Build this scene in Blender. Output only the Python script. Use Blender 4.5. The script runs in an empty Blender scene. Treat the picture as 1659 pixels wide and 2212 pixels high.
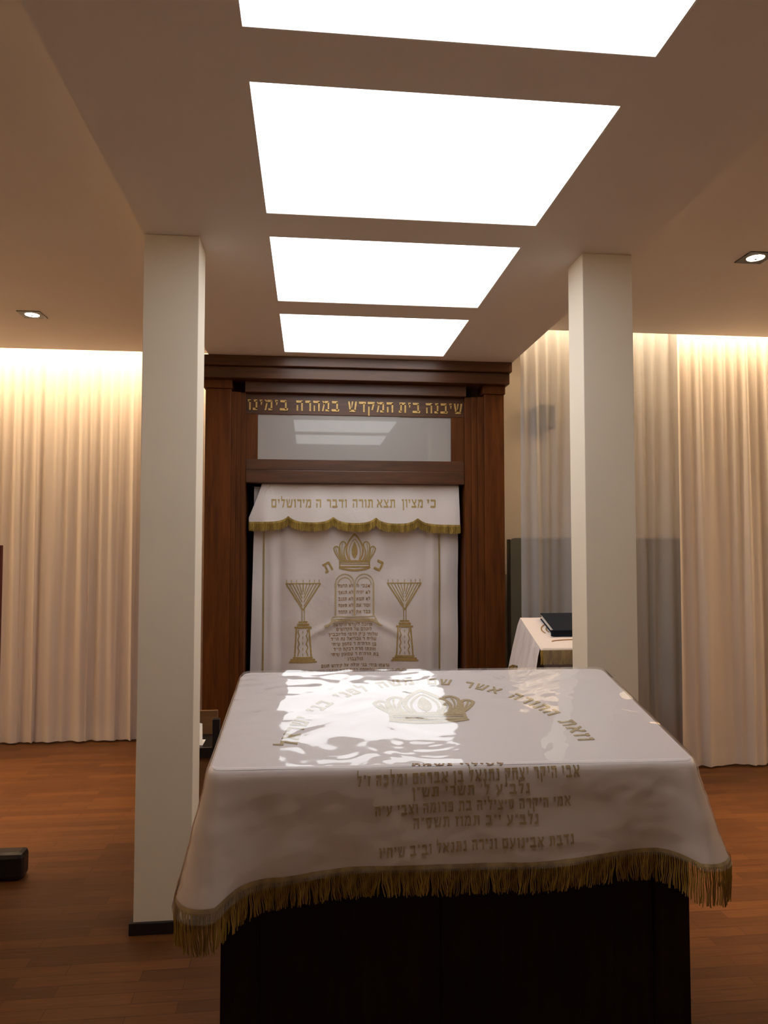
import bpy, bmesh, math, random
from mathutils import Vector, Matrix, noise
rnd = random.Random(7)
SC = bpy.context.scene
COL = SC.collection
PI = math.pi
R = math.radians

# ------------------------------------------------------------------ helpers
class MB:
    """collects geometry for ONE mesh object"""
    def __init__(s): s.v = []; s.f = []
    def poly(s, pts):
        b = len(s.v); s.v += [tuple(p) for p in pts]; s.f.append(tuple(range(b, b+len(pts)))); return s
    def box(s, x0, x1, y0, y1, z0, z1, bev=0.0):
        if bev <= 0:
            b = len(s.v)
            s.v += [(x0,y0,z0),(x1,y0,z0),(x1,y1,z0),(x0,y1,z0),(x0,y0,z1),(x1,y0,z1),(x1,y1,z1),(x0,y1,z1)]
            s.f += [tuple(b+i for i in q) for q in ((0,3,2,1),(4,5,6,7),(0,1,5,4),(1,2,6,5),(2,3,7,6),(3,0,4,7))]
        else:
            bm = bmesh.new(); bmesh.ops.create_cube(bm, size=1)
            for v in bm.verts:
                v.co = ((x0+x1)/2+v.co.x*(x1-x0), (y0+y1)/2+v.co.y*(y1-y0), (z0+z1)/2+v.co.z*(z1-z0))
            bmesh.ops.bevel(bm, geom=bm.edges[:], offset=bev, segments=2, affect='EDGES', profile=.5)
            s.add_bm(bm)
        return s
    def add_bm(s, bm):
        b = len(s.v); bm.verts.index_update()
        s.v += [tuple(v.co) for v in bm.verts]; s.f += [tuple(b+v.index for v in f.verts) for f in bm.faces]; bm.free()
    def grid(s, nu, nv, fn, closed=False):
        b = len(s.v)
        for j in range(nv):
            for i in range(nu): s.v.append(tuple(fn(i, j)))
        for j in range(nv-1):
            for i in range(nu if closed else nu-1):
                k = (i+1) % nu
                s.f.append((b+j*nu+i, b+j*nu+k, b+(j+1)*nu+k, b+(j+1)*nu+i))
        return s
    def tube(s, pts, r, n=6, cap=True):
        pts = [Vector(p) for p in pts]; b = len(s.v)
        for i, p in enumerate(pts):
            d = (pts[min(i+1, len(pts)-1)] - pts[max(i-1, 0)]).normalized()
            a = Vector((0,1,0)) if abs(d.y) < .9 else Vector((1,0,0))
            u = d.cross(a).normalized(); w = d.cross(u)
            rr = r[i] if isinstance(r, (list, tuple)) else r
            for k in range(n):
                t = 2*PI*k/n; s.v.append(tuple(p + u*rr*math.cos(t) + w*rr*math.sin(t)))
        for i in range(len(pts)-1):
            for k in range(n):
                k2 = (k+1) % n
                s.f.append((b+i*n+k, b+i*n+k2, b+(i+1)*n+k2, b+(i+1)*n+k))
        if cap:
            s.f.append(tuple(b+k for k in range(n))[::-1]); s.f.append(tuple(b+(len(pts)-1)*n+k for k in range(n)))
        return s
    def lathe(s, prof, n=32, c=(0,0,0)):
        b = len(s.v)
        for r, z in prof:
            for k in range(n):
                t = 2*PI*k/n; s.v.append((c[0]+r*math.cos(t), c[1]+r*math.sin(t), c[2]+z))
        for i in range(len(prof)-1):
            for k in range(n):
                k2 = (k+1) % n
                s.f.append((b+i*n+k, b+i*n+k2, b+(i+1)*n+k2, b+(i+1)*n+k))
        s.f.append(tuple(b+(len(prof)-1)*n+k for k in range(n)))
        return s
    def build(s, name, m, parent=None, smooth=False, kind=None):
        me = bpy.data.meshes.new(name); me.from_pydata(s.v, [], s.f); me.materials.append(m)
        if smooth: me.polygons.foreach_set('use_smooth', [True]*len(me.polygons))
        me.update()
        o = bpy.data.objects.new(name, me); COL.objects.link(o)
        if parent:
            o.parent = parent; o.matrix_parent_inverse = Matrix.Translation(-parent.location)
            if parent.parent: o.matrix_parent_inverse = Matrix.Identity(4)
        if kind: o['kind'] = kind
        return o

def tag(o, label, cat, group=None, kind=None):
    o['label'] = label; o['category'] = cat
    if group: o['group'] = group
    if kind: o['kind'] = kind
    return o
def thing(name, label, cat, loc, group=None):
    o = bpy.data.objects.new(name, None); COL.objects.link(o); o.location = loc; o.empty_display_size = .1
    return tag(o, label, cat, group)
def struct(name, mb, m, smooth=False):
    o = mb.build(name, m, None, smooth); o['kind'] = 'structure'; return o

# ------------------------------------------------------------------ materials
def newmat(name):
    m = bpy.data.materials.new(name); m.use_nodes = True
    nt = m.node_tree; nt.nodes.clear()
    out = nt.nodes.new('ShaderNodeOutputMaterial')
    return m, nt, out
def N(nt, t, **kw):
    n = nt.nodes.new(t)
    for k, v in kw.items():
        if k in n.inputs: n.inputs[k].default_value = v
        else: setattr(n, k, v)
    return n
def c4(c): return (c[0], c[1], c[2], 1)
def coords(nt, scale=(1,1,1), kind='Object'):
    tc = N(nt, 'ShaderNodeTexCoord'); mp = N(nt, 'ShaderNodeMapping'); mp.inputs['Scale'].default_value = scale
    nt.links.new(tc.outputs[kind], mp.inputs['Vector']); return mp.outputs['Vector']
def plain(name, col, rough=.6, var=.06, scale=6, bump=0.0, bscale=200, spec=.5, coat=0, metal=0, stretch=(1,1,1)):
    """one colour with a slight procedural mottling and optional fine bump"""
    m, nt, out = newmat(name); L = nt.links.new
    v = coords(nt, stretch)
    nz = N(nt, 'ShaderNodeTexNoise', Scale=scale, Detail=4.0); L(v, nz.inputs['Vector'])
    rp = N(nt, 'ShaderNodeValToRGB')
    rp.color_ramp.elements[0].position = .3; rp.color_ramp.elements[1].position = .7
    rp.color_ramp.elements[0].color = c4([x*(1-var) for x in col]); rp.color_ramp.elements[1].color = c4([min(1, x*(1+var)) for x in col])
    L(nz.outputs['Fac'], rp.inputs['Fac'])
    b = N(nt, 'ShaderNodeBsdfPrincipled', Roughness=rough, Metallic=metal)
    b.inputs['Specular IOR Level'].default_value = spec; b.inputs['Coat Weight'].default_value = coat
    L(rp.outputs['Color'], b.inputs['Base Color'])
    if bump:
        n2 = N(nt, 'ShaderNodeTexNoise', Scale=bscale, Detail=2.0); L(v, n2.inputs['Vector'])
        bp = N(nt, 'ShaderNodeBump', Strength=bump, Distance=.002); L(n2.outputs['Fac'], bp.inputs['Height']); L(bp.outputs['Normal'], b.inputs['Normal'])
    L(b.outputs['BSDF'], out.inputs['Surface'])
    return m
def wood(name, dark, light, rough=.4, stretch=(14, 14, 1.2), spec=.5, coat=0.0):
    m, nt, out = newmat(name); L = nt.links.new
    v = coords(nt, stretch)
    nz = N(nt, 'ShaderNodeTexNoise', Scale=2.2, Detail=6.0, Roughness=.62, Distortion=.6); L(v, nz.inputs['Vector'])
    rp = N(nt, 'ShaderNodeValToRGB')
    rp.color_ramp.elements[0].position = .32; rp.color_ramp.elements[1].position = .68
    rp.color_ramp.elements[0].color = c4(dark); rp.color_ramp.elements[1].color = c4(light)
    L(nz.outputs['Fac'], rp.inputs['Fac'])
    b = N(nt, 'ShaderNodeBsdfPrincipled', Roughness=rough); b.inputs['Specular IOR Level'].default_value = spec; b.inputs['Coat Weight'].default_value = coat
    L(rp.outputs['Color'], b.inputs['Base Color'])
    bp = N(nt, 'ShaderNodeBump', Strength=.12, Distance=.001); L(nz.outputs['Fac'], bp.inputs['Height']); L(bp.outputs['Normal'], b.inputs['Normal'])
    L(b.outputs['BSDF'], out.inputs['Surface'])
    return m
def parquet(name):
    m, nt, out = newmat(name); L = nt.links.new
    v = coords(nt, (1,1,1))
    br = N(nt, 'ShaderNodeTexBrick'); L(v, br.inputs['Vector'])
    br.offset = .37; br.offset_frequency = 2; br.squash = 1.0
    for k, x in (('Color1', c4((.085,.032,.009))), ('Color2', c4((.130,.049,.013))), ('Mortar', c4((.06,.02,.007))), ('Scale', 1.0), ('Mortar Size', .0015), ('Mortar Smooth', .3), ('Bias', -.15), ('Brick Width', .42), ('Row Height', .062)):
        br.inputs[k].default_value = x
    mp = N(nt, 'ShaderNodeMapping'); mp.inputs['Scale'].default_value = (3, 45, 1); L(v, mp.inputs['Vector'])
    nz = N(nt, 'ShaderNodeTexNoise', Scale=2.0, Detail=5.0); L(mp.outputs['Vector'], nz.inputs['Vector'])
    mx = N(nt, 'ShaderNodeMix', data_type='RGBA', blend_type='OVERLAY'); mx.inputs['Factor'].default_value = .45
    L(br.outputs['Color'], mx.inputs[6]); L(nz.outputs['Fac'], mx.inputs[7])
    b = N(nt, 'ShaderNodeBsdfPrincipled', Roughness=.45); b.inputs['Specular IOR Level'].default_value = .22
    L(mx.outputs[2], b.inputs['Base Color'])
    bp = N(nt, 'ShaderNodeBump', Strength=.2, Distance=.001); L(br.outputs['Fac'], bp.inputs['Height']); bp.invert = True
    L(bp.outputs['Normal'], b.inputs['Normal']); L(b.outputs['BSDF'], out.inputs['Surface'])
    return m
def fabric(name, col, trans=.35, clear=0.0, weave=700):
    """thin cloth: diffuse + translucent, optionally see-through like voile"""
    m, nt, out = newmat(name); L = nt.links.new
    v = coords(nt)
    nz = N(nt, 'ShaderNodeTexNoise', Scale=weave, Detail=1.0); L(v, nz.inputs['Vector'])
    rp = N(nt, 'ShaderNodeValToRGB')
    rp.color_ramp.elements[0].color = c4([x*.94 for x in col]); rp.color_ramp.elements[1].color = c4(col)
    L(nz.outputs['Fac'], rp.inputs['Fac'])
    d = N(nt, 'ShaderNodeBsdfDiffuse'); t = N(nt, 'ShaderNodeBsdfTranslucent'); mx = N(nt, 'ShaderNodeMixShader'); mx.inputs[0].default_value = trans
    L(rp.outputs['Color'], d.inputs['Color']); L(rp.outputs['Color'], t.inputs['Color'])
    L(d.outputs[0], mx.inputs[1]); L(t.outputs[0], mx.inputs[2]); last = mx
    if clear:
        tr = N(nt, 'ShaderNodeBsdfTransparent'); m2 = N(nt, 'ShaderNodeMixShader'); m2.inputs[0].default_value = clear
        L(mx.outputs[0], m2.inputs[1]); L(tr.outputs[0], m2.inputs[2]); last = m2
    L(last.outputs[0], out.inputs['Surface'])
    return m
def satin(name, col, bump=.1, rough=.42, spec=.35):
    m, nt, out = newmat(name); L = nt.links.new
    v = coords(nt)
    nz = N(nt, 'ShaderNodeTexNoise', Scale=9.0, Detail=5.0, Roughness=.55); L(v, nz.inputs['Vector'])
    rp = N(nt, 'ShaderNodeValToRGB'); rp.color_ramp.elements[0].color = c4([x*.96 for x in col]); rp.color_ramp.elements[1].color = c4(col)
    L(nz.outputs['Fac'], rp.inputs['Fac'])
    b = N(nt, 'ShaderNodeBsdfPrincipled', Roughness=rough); b.inputs['Specular IOR Level'].default_value = spec; b.inputs['Sheen Weight'].default_value = .15
    L(rp.outputs['Color'], b.inputs['Base Color'])
    bp = N(nt, 'ShaderNodeBump', Strength=bump, Distance=.02); L(nz.outputs['Fac'], bp.inputs['Height']); L(bp.outputs['Normal'], b.inputs['Normal'])
    L(b.outputs['BSDF'], out.inputs['Surface'])
    return m
def thread(name, a, b_, scale=120, rough=.45, stretch=(1,1,1), metal=.25):
    m, nt, out = newmat(name); L = nt.links.new
    v = coords(nt, stretch)
    nz = N(nt, 'ShaderNodeTexNoise', Scale=scale, Detail=3.0); L(v, nz.inputs['Vector'])
    rp = N(nt, 'ShaderNodeValToRGB'); rp.color_ramp.elements[0].position = .35; rp.color_ramp.elements[1].position = .65
    rp.color_ramp.elements[0].color = c4(a); rp.color_ramp.elements[1].color = c4(b_)
    L(nz.outputs['Fac'], rp.inputs['Fac'])
    b = N(nt, 'ShaderNodeBsdfPrincipled', Roughness=rough, Metallic=metal)
    L(rp.outputs['Color'], b.inputs['Base Color']); L(b.outputs['BSDF'], out.inputs['Surface'])
    return m
def film(name, ior=1.5, bump=.25, rough=.04, tint=(.98,.975,.97), haze=.11):
    """clear vinyl sheet: see-through with Fresnel reflection and creases"""
    m, nt, out = newmat(name); L = nt.links.new
    v = coords(nt)
    n1 = N(nt, 'ShaderNodeTexNoise', Scale=5.0, Detail=2.0, Distortion=1.2); L(v, n1.inputs['Vector'])
    bp = N(nt, 'ShaderNodeBump', Strength=bump, Distance=.01); L(n1.outputs['Fac'], bp.inputs['Height'])
    lw = N(nt, 'ShaderNodeLayerWeight'); lw.inputs['Blend'].default_value = .5; L(bp.outputs['Normal'], lw.inputs['Normal'])
    pw = N(nt, 'ShaderNodeMath', operation='POWER'); pw.inputs[1].default_value = 5.0; L(lw.outputs['Facing'], pw.inputs[0])
    ad = N(nt, 'ShaderNodeMath', operation='MULTIPLY_ADD'); ad.inputs[1].default_value = .96; ad.inputs[2].default_value = .04; L(pw.outputs[0], ad.inputs[0])
    mul = N(nt, 'ShaderNodeMath', operation='MULTIPLY'); mul.inputs[1].default_value = 1.65; mul.use_clamp = True; L(ad.outputs[0], mul.inputs[0])
    gl = N(nt, 'ShaderNodeBsdfGlossy', Roughness=rough); L(bp.outputs['Normal'], gl.inputs['Normal'])
    tr = N(nt, 'ShaderNodeBsdfTransparent'); tr.inputs[0].default_value = c4(tint)
    df = N(nt, 'ShaderNodeBsdfDiffuse'); df.inputs[0].default_value = c4((.8,.78,.78))
    mh = N(nt, 'ShaderNodeMixShader'); mh.inputs[0].default_value = haze; L(tr.outputs[0], mh.inputs[1]); L(df.outputs[0], mh.inputs[2])
    mx = N(nt, 'ShaderNodeMixShader'); L(mul.outputs[0], mx.inputs[0]); L(mh.outputs[0], mx.inputs[1]); L(gl.outputs[0], mx.inputs[2])
    L(mx.outputs[0], out.inputs['Surface'])
    return m
def emit(name, col, s):
    m, nt, out = newmat(name)
    e = N(nt, 'ShaderNodeEmission', Strength=s); e.inputs['Color'].default_value = c4(col)
    nt.links.new(e.outputs[0], out.inputs['Surface']); return m

M = {}
M['plaster']  = plain('plaster', (.80,.76,.70), .9, .015, 3, .08, 260, spec=.15)
M['ceilpaint']= plain('ceiling_paint', (.88,.83,.77), .9, .015, 3, .06, 260, spec=.1)
M['colpaint'] = plain('column_paint', (.87,.80,.67), .85, .015, 3, .1, 240, spec=.15)
M['floor']    = parquet('parquet')
M['arkwood']  = wood('ark_mahogany', (.075,.021,.003), (.15,.045,.007), .45, spec=.25)
M['arkwood_h']= wood('ark_mahogany_rails', (.055,.019,.006), (.11,.040,.012), .38, (1.2, 14, 14))
M['darkwood'] = wood('dark_wenge', (.009,.004,.002), (.016,.007,.004), .5, spec=.2)
M['redwood']  = wood('red_mahogany', (.06,.010,.006), (.12,.022,.012), .3)
M['tanwood']  = wood('tan_oak', (.16,.075,.028), (.24,.12,.045), .45, (1.2,14,14))
M['black']    = plain('black_lacquer', (.008,.007,.007), .4, .1)
M['baseboard']= plain('baseboard_black', (.012,.009,.010), .4, .1)
M['gilt']     = thread('gilt_letters', (.50,.31,.09), (.66,.43,.15), 60, .4, metal=.3)
M['gold']     = thread('gold_embroidery', (.36,.25,.085), (.52,.385,.15), 160, .5, metal=.1)
M['goldpale'] = thread('pale_gold_embroidery', (.46,.37,.22), (.62,.51,.32), 200, .55, metal=.05)
M['goldred']  = thread('copper_gold_embroidery', (.32,.17,.06), (.45,.27,.10), 200, .5, metal=.1)
M['fringe']   = thread('gold_fringe', (.25,.16,.03), (.50,.36,.09), 40, .45, (1,1,.25), .15)
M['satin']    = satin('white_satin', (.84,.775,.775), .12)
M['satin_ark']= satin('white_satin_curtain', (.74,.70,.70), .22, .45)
M['panelglass']= plain('milk_glass', (.38,.365,.355), .025, .01, 2, spec=.5)
M['sheet']    = film('clear_vinyl')
M['curtain']  = fabric('white_voile', (.93,.85,.79), .2, .02)
M['curtain2'] = fabric('white_voile_full', (.92,.85,.80), .25, .04)
M['sheer']    = fabric('grey_sheer', (.64,.65,.69), .30, .38)
M['panel_em'] = emit('light_panel_diffuser', (.985,.992,1.0), 2.9)
M['bulb']     = emit('halogen_bulb', (1,.80,.62), 14)
M['reflector']= plain('lamp_reflector', (.9,.86,.8), .12, .02, metal=1.0)
M['bookcover']= plain('navy_book_cloth', (.008,.014,.026), .7, .1, 40, .2, 600, spec=.15)
M['paper']    = plain('paper', (.85,.85,.84), .7, .02)
M['speaker']  = plain('speaker_grey', (.055,.055,.058), .6, .08)
M['partition']= plain('grey_green_board', (.16,.18,.165), .5, .05)
M['partition_edge']= plain('dark_edge', (.02,.022,.02), .5, .05)

# ------------------------------------------------------------------ Hebrew square letters as stroke polygons
def q(x0, y0, x1, y1): return [(x0,y0),(x1,y0),(x1,y1),(x0,y1)]
GL = {
'א': (.86, [[(0,1),(.2,1),(.86,0),(.62,0)], [(.60,1),(.82,1),(.80,.72),(.58,.42),(.46,.58),(.62,.72)], [(.02,0),(.24,0),(.2,.2),(.38,.52),(.26,.66),(.04,.3)]]),
'ב': (.80, [[(.02,1),(.06,.78),(.6,.78),(.68,.88),(.6,1)], q(.5,.1,.66,.9), [(0,0),(.76,0),(.82,.22),(0,.22)]]),
'ג': (.50, [q(.06,.78,.42,1), [(.26,.9),(.42,.9),(.5,0),(.32,0)], [(.31,.42),(.38,.28),(.16,0),(0,.02)]]),
'ד': (.74, [[(0,1),(.04,.78),(.74,.78),(.74,1)], q(.46,0,.62,.85)]),
'ה': (.76, [[(0,1),(.04,.78),(.7,.78),(.7,1)], q(.54,0,.7,.9), q(.06,0,.21,.55)]),
'ו': (.32, [[(0,1),(.03,.78),(.3,.78),(.3,1)], q(.14,0,.3,.9)]),
'ז': (.38, [[(0,1),(.02,.78),(.38,.74),(.38,.96)], q(.11,0,.27,.85)]),
'ח': (.76, [[(0,1),(.04,.78),(.72,.78),(.72,1)], q(.56,0,.72,.9), q(.06,0,.22,.9)]),
'ט': (.78, [q(.04,.1,.2,1), q(.04,0,.74,.22), q(.58,.1,.74,.88), q(.38,.76,.72,1)]),
'י': (.30, [[(0,1),(.03,.78),(.28,.78),(.28,1)], [(.13,.9),(.28,.9),(.2,.5),(.1,.52)]]),
'כ': (.70, [[(.02,1),(.05,.78),(.54,.78),(.66,.9),(.56,1)], q(.48,.12,.66,.9), [(.02,0),(.56,0),(.66,.12),(.56,.22),(.02,.22)]]),
'ך': (.62, [[(0,1),(.03,.78),(.58,.78),(.58,1)], q(.42,-.35,.58,.85)]),
'ל': (.62, [[(.04,1),(.04,.78),(.58,.78),(.6,1)], [(.44,.9),(.6,.9),(.38,0),(.2,0)], q(.04,.9,.17,1.38)]),
'מ': (.84, [[(.24,.78),(.6,.78),(.76,.9),(.66,1),(.3,1)], q(.6,.1,.76,.92), q(.36,0,.76,.2), [(.18,.8),(.32,.8),(.16,0),(0,0)], [(0,1),(.16,1),(.36,.74),(.24,.64)]]),
'ם': (.78, [q(.02,.78,.74,1), q(.58,.1,.74,.9), q(.06,.1,.21,.9), q(.06,0,.74,.2)]),
'נ': (.48, [q(.1,.78,.42,1), q(.27,.1,.43,.9), q(0,0,.43,.22)]),
'ן': (.34, [[(0,1),(.03,.78),(.3,.78),(.3,1)], q(.14,-.35,.3,.9)]),
'ס': (.78, [q(.02,.78,.76,1), [(.04,.85),(.2,.85),(.36,.1),(.2,.1)], [(.58,.85),(.74,.85),(.62,.1),(.46,.1)], q(.2,0,.62,.2)]),
'ע': (.78, [[(0,1),(.18,1),(.42,.3),(.28,.16)], [(.54,1),(.76,1),(.64,.34),(.1,-.1),(.02,.06),(.48,.38)]]),
'פ': (.72, [q(.04,.78,.6,1), q(.52,.1,.68,.92), q(.02,0,.66,.22), q(.06,.5,.21,.88), q(.06,.44,.34,.6)]),
'ף': (.68, [q(.04,.78,.62,1), q(.46,-.35,.62,.92), q(.06,.5,.21,.88), q(.06,.44,.32,.6)]),
'צ': (.74, [q(0,0,.7,.2), [(0,1),(.2,1),(.68,.1),(.48,.1)], [(.52,1),(.72,1),(.64,.6),(.44,.42),(.35,.55),(.52,.72)]]),
'ץ': (.70, [[(0,1),(.2,1),(.42,.4),(.42,-.35),(.26,-.35),(.26,.4)], [(.52,1),(.7,1),(.62,.6),(.38,.36),(.33,.5),(.5,.7)]]),
'ק': (.76, [[(0,1),(.04,.78),(.72,.78),(.74,1)], [(.56,.85),(.72,.85),(.54,.2),(.38,.2)], q(.06,-.35,.21,.55)]),
'ר': (.66, [[(0,1),(.04,.78),(.56,.78),(.64,.88),(.56,1)], q(.46,0,.62,.9)]),
'ש': (.92, [[(0,1),(.18,1),(.32,.1),(.16,.1)], [(.38,1),(.55,1),(.42,.44),(.22,.3),(.24,.2),(.34,.4)], [(.74,1),(.92,1),(.78,.1),(.62,.1)], q(.15,0,.77,.2)]),
'ת': (.80, [[(.06,1),(.08,.78),(.7,.78),(.76,.88),(.68,1)], q(.6,0,.76,.9), q(.16,.1,.32,.9), q(0,0,.29,.2)]),
'"': (.34, [[(.05,1.05),(.15,1.05),(.09,.72),(.03,.72)], [(.23,1.05),(.33,1.05),(.27,.72),(.21,.72)]]),
"'": (.18, [[(.05,1.05),(.16,1.05),(.1,.72),(.03,.72)]]),
}
def line_width(txt, gap=.2, space=.5):
    w = 0
    for ch in txt: w += space if ch == ' ' else GL[ch][0]+gap
    return w-gap
def letters(txt, gap=.2, space=.5):
    """right-to-left layout: yields (x of the glyph's left side counted from the right end (<=0), polygons)"""
    x = 0
    for ch in txt:
        if ch == ' ': x -= space; continue
        w, ps = GL[ch]; x -= w; yield x, w, ps; x -= gap
def dense(poly, step):
    out = []
    for i, a in enumerate(poly):
        b = poly[(i+1) % len(poly)]; n = max(1, int(math.hypot(b[0]-a[0], b[1]-a[1])/step))
        for k in range(n): out.append((a[0]+(b[0]-a[0])*k/n, a[1]+(b[1]-a[1])*k/n))
    return out
def lay(mb, poly2, fn, h=.0009):
    """a raised patch: fn(x,y,offset) gives the point over the surface"""
    top = [fn(x, y, h) for x, y in poly2]; bot = [fn(x, y, -.0004) for x, y in poly2]
    b = len(mb.v); n = len(top); mb.v += [tuple(p) for p in top+bot]
    mb.f.append(tuple(range(b, b+n)))
    for i in range(n):
        k = (i+1) % n; mb.f.append((b+i, b+n+i, b+n+k, b+k))
def write(mb, txt, right, base, width, height, fn, slope=0.0, h=.0009, space=.5, gap=.2):
    sx = width/line_width(txt, gap, space)
    for x, w, ps in letters(txt, gap, space):
        for p in ps:
            lay(mb, [(right+(x+a)*sx, base+b*height+slope*(x+a)*sx) for a, b in dense(p, .5)], fn, h)
def stroke(mb, pts, w, fn, h=.0009, closed=False):
    """an embroidered line of width w through 2D points, laid as quads"""
    P2 = []
    for i in range(len(pts) if closed else len(pts)-1):
        a, c = Vector(pts[i]), Vector(pts[(i+1) % len(pts)]); m = max(1, int((c-a).length/.014))
        P2 += [tuple(a.lerp(c, k/m)) for k in range(m)]
    if not closed: P2.append(tuple(pts[-1]))
    pts = P2; n = len(pts); seq = range(n if closed else n-1)
    for i in seq:
        a = Vector(pts[i]); b = Vector(pts[(i+1) % n]); d = b-a
        if d.length < 1e-6: continue
        d.normalize(); nn = Vector((-d.y, d.x))*w/2; e = d*w*.25
        lay(mb, [tuple(a-e+nn), tuple(a-e-nn), tuple(b+e-nn), tuple(b+e+nn)], fn, h)
def arc(cx, cy, rx, ry, a0, a1, n):
    return [(cx+rx*math.cos(R(a0+(a1-a0)*i/n)), cy+ry*math.sin(R(a0+(a1-a0)*i/n))) for i in range(n+1)]
def bez(p0, p1, p2, n=8):
    return [((1-t)**2*p0[0]+2*t*(1-t)*p1[0]+t*t*p2[0], (1-t)**2*p0[1]+2*t*(1-t)*p1[1]+t*t*p2[1]) for t in [i/n for i in range(n+1)]]

# ================================================================== THE ROOM
XL, XR, YB, YF = -3.8, 4.6, -3.2, 6.2      # side walls, wall behind the camera, wall behind the ark
ZS, ZC, ZT = 2.75, 2.90, 3.30              # dropped soffit, side ceilings, top of the cove
SX0, SX1 = -.670, 1.378                    # soffit edges = outer faces of the columns
struct('floor', MB().box(XL-.1, XR+.1, YB-.1, YF+.1, -.1, 0), M['floor'])
struct('wall_left', MB().box(XL-.1, XL, YB, YF, 0, ZT), M['plaster'])
struct('wall_right', MB().box(XR, XR+.1, YB, YF, 0, ZT), M['plaster'])
struct('wall_back', MB().box(XL-.1, XR+.1, YB-.1, YB, 0, ZT), M['plaster'])
struct('wall_front', MB().box(XL-.1, XR+.1, YF, YF+.1, 0, ZT), M['plaster'])
cb = MB()
cb.box(XL, SX0, YB, 5.30, ZC, ZC+.05)       # left side ceiling up to its light cove
cb.box(SX1, XR, YB, 4.48, ZC, ZC+.05)       # right side ceiling up to its light cove
cb.box(XL-.1, XR+.1, YB-.1, YF+.1, ZT, ZT+.1)
PX0, PX1, PY0, PL, PG = -.173, .880, .9244, .780, .2001
P_N = range(0, 4)
ys = [PY0+i*(PL+PG) for i in P_N]
# soffit with an opening for every light panel
cb.box(SX0, PX0, YB, YF, ZS, ZT); cb.box(PX1, SX1, YB, YF, ZS, ZT)
edges = [YB]+[e for y in ys for e in (y, y+PL)]+[YF]
for i in range(0, len(edges), 2): cb.box(PX0, PX1, edges[i], edges[i+1], ZS, ZT)
struct('ceiling', cb, M['ceilpaint'])

plab = ['frosted ceiling light panel cut off by the top edge of the photo', 'largest frosted ceiling light panel wholly in view, second from the top edge',
        'frosted ceiling light panel third from the top, between the column tops', 'smallest frosted ceiling light panel, just above the ark cornice']
for i, y in zip(P_N, ys):
    t = thing('ceiling_light', plab[i] if i >= 0 else 'frosted ceiling light panel behind the viewer', 'ceiling light', ((PX0+PX1)/2, y+PL/2, ZS), 'frosted light panels in the ceiling soffit')
    MB().box(PX0+.004, PX1-.004, y+.004, y+PL-.004, ZS+.006, ZS+.02).build('diffuser', M['panel_em'], t)
    f = MB()
    f.box(PX0, PX0+.004, y, y+PL, ZS+.0005, ZS+.024); f.box(PX1-.004, PX1, y, y+PL, ZS+.0005, ZS+.024)
    f.box(PX0+.004, PX1-.004, y, y+.004, ZS+.0005, ZS+.024); f.box(PX0+.004, PX1-.004, y+PL-.004, y+PL, ZS+.0005, ZS+.024)
    f.build('frame', M['ceilpaint'], t)

# columns
def column(x0, x1, lab, n):
    c = MB().box(x0, x1, 2.912, 3.084, 0, ZS, .003).build('column', M['colpaint']); tag(c, lab, 'column', None, 'structure')
    bb = MB(); t = .014
    bb.box(x0-t, x1+t, 2.912-t, 2.912, 0, .046, .002); bb.box(x0-t, x1+t, 3.084, 3.084+t, 0, .046, .002)
    bb.box(x0-t, x0, 2.912, 3.084, 0, .046); bb.box(x1, x1+t, 2.912, 3.084, 0, .046)
    struct('trim_%d' % n, bb, M['baseboard'])
column(-.670, -.452, 'white square column left of the ark, with a black baseboard', 1)
column(1.156, 1.378, 'white square column right of the ark, behind the reading table', 2)

# recessed downlights
def downlight(x, y, lab):
    t = thing('downlight', lab, 'downlight', (x, y, ZC))
    s = .068; b = MB(); n = 40; rin = .043
    ring = [(rin*math.cos(2*PI*k/n), rin*math.sin(2*PI*k/n)) for k in range(n)]
    def sq(k):
        c, s_ = math.cos(2*PI*k/n), math.sin(2*PI*k/n); m = max(abs(c), abs(s_)); return (s*c/m, s*s_/m)
    b.grid(n, 4, lambda i, j: (x+(ring[i][0] if j in (0, 3) else sq(i)[0]), y+(ring[i][1] if j in (0, 3) else sq(i)[1]), ZC-(.004 if j in (1, 0) else 0)), True)
    b.build('trim_plate', M['black'], t)
    MB().lathe([(.043,-.003),(.036,-.0015),(.026,-.0008),(.012,-.0002)], 32, (x, y, ZC)).build('reflector', M['reflector'], t, True)
    MB().lathe([(.040,-.0042),(.022,-.0072),(.0055,-.0078)], 32, (x, y, ZC)).build('bulb', M['bulb'], t, True)
    MB().lathe([(.0055,-.0080),(.005,-.012),(.001,-.012)], 12, (x, y, ZC)).build('bulb_cap', M['black'], t, True)
    l = bpy.data.lights.new('spot_beam', 'SPOT'); l.energy = DL_E; l.color = (1,.66,.38); l.spot_size = R(50); l.spot_blend = 1.0; l.shadow_soft_size = .04
    o = bpy.data.objects.new('spot_beam', l); COL.objects.link(o); o.location = (x, y, ZC-.03); o.parent = t; o.matrix_parent_inverse = Matrix.Translation(-t.location)
DL_E = 330
downlight(-1.69, 4.50, 'square black recessed downlight over the left curtain side')
downlight(2.155, 3.225, 'square black recessed downlight at the right edge of the photo')

# added warm beams without fixtures, out of view, to brighten the curtains
for x, y in ((-3.0, 4.5), (3.3, 3.3)):
    l = bpy.data.lights.new('spot_beam', 'SPOT'); l.energy = DL_E; l.color = (1,.66,.38); l.spot_size = R(50); l.spot_blend = 1.0; l.shadow_soft_size = .04
    o = bpy.data.objects.new('spot_beam', l); COL.objects.link(o); o.location = (x, y, ZC-.03)
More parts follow.
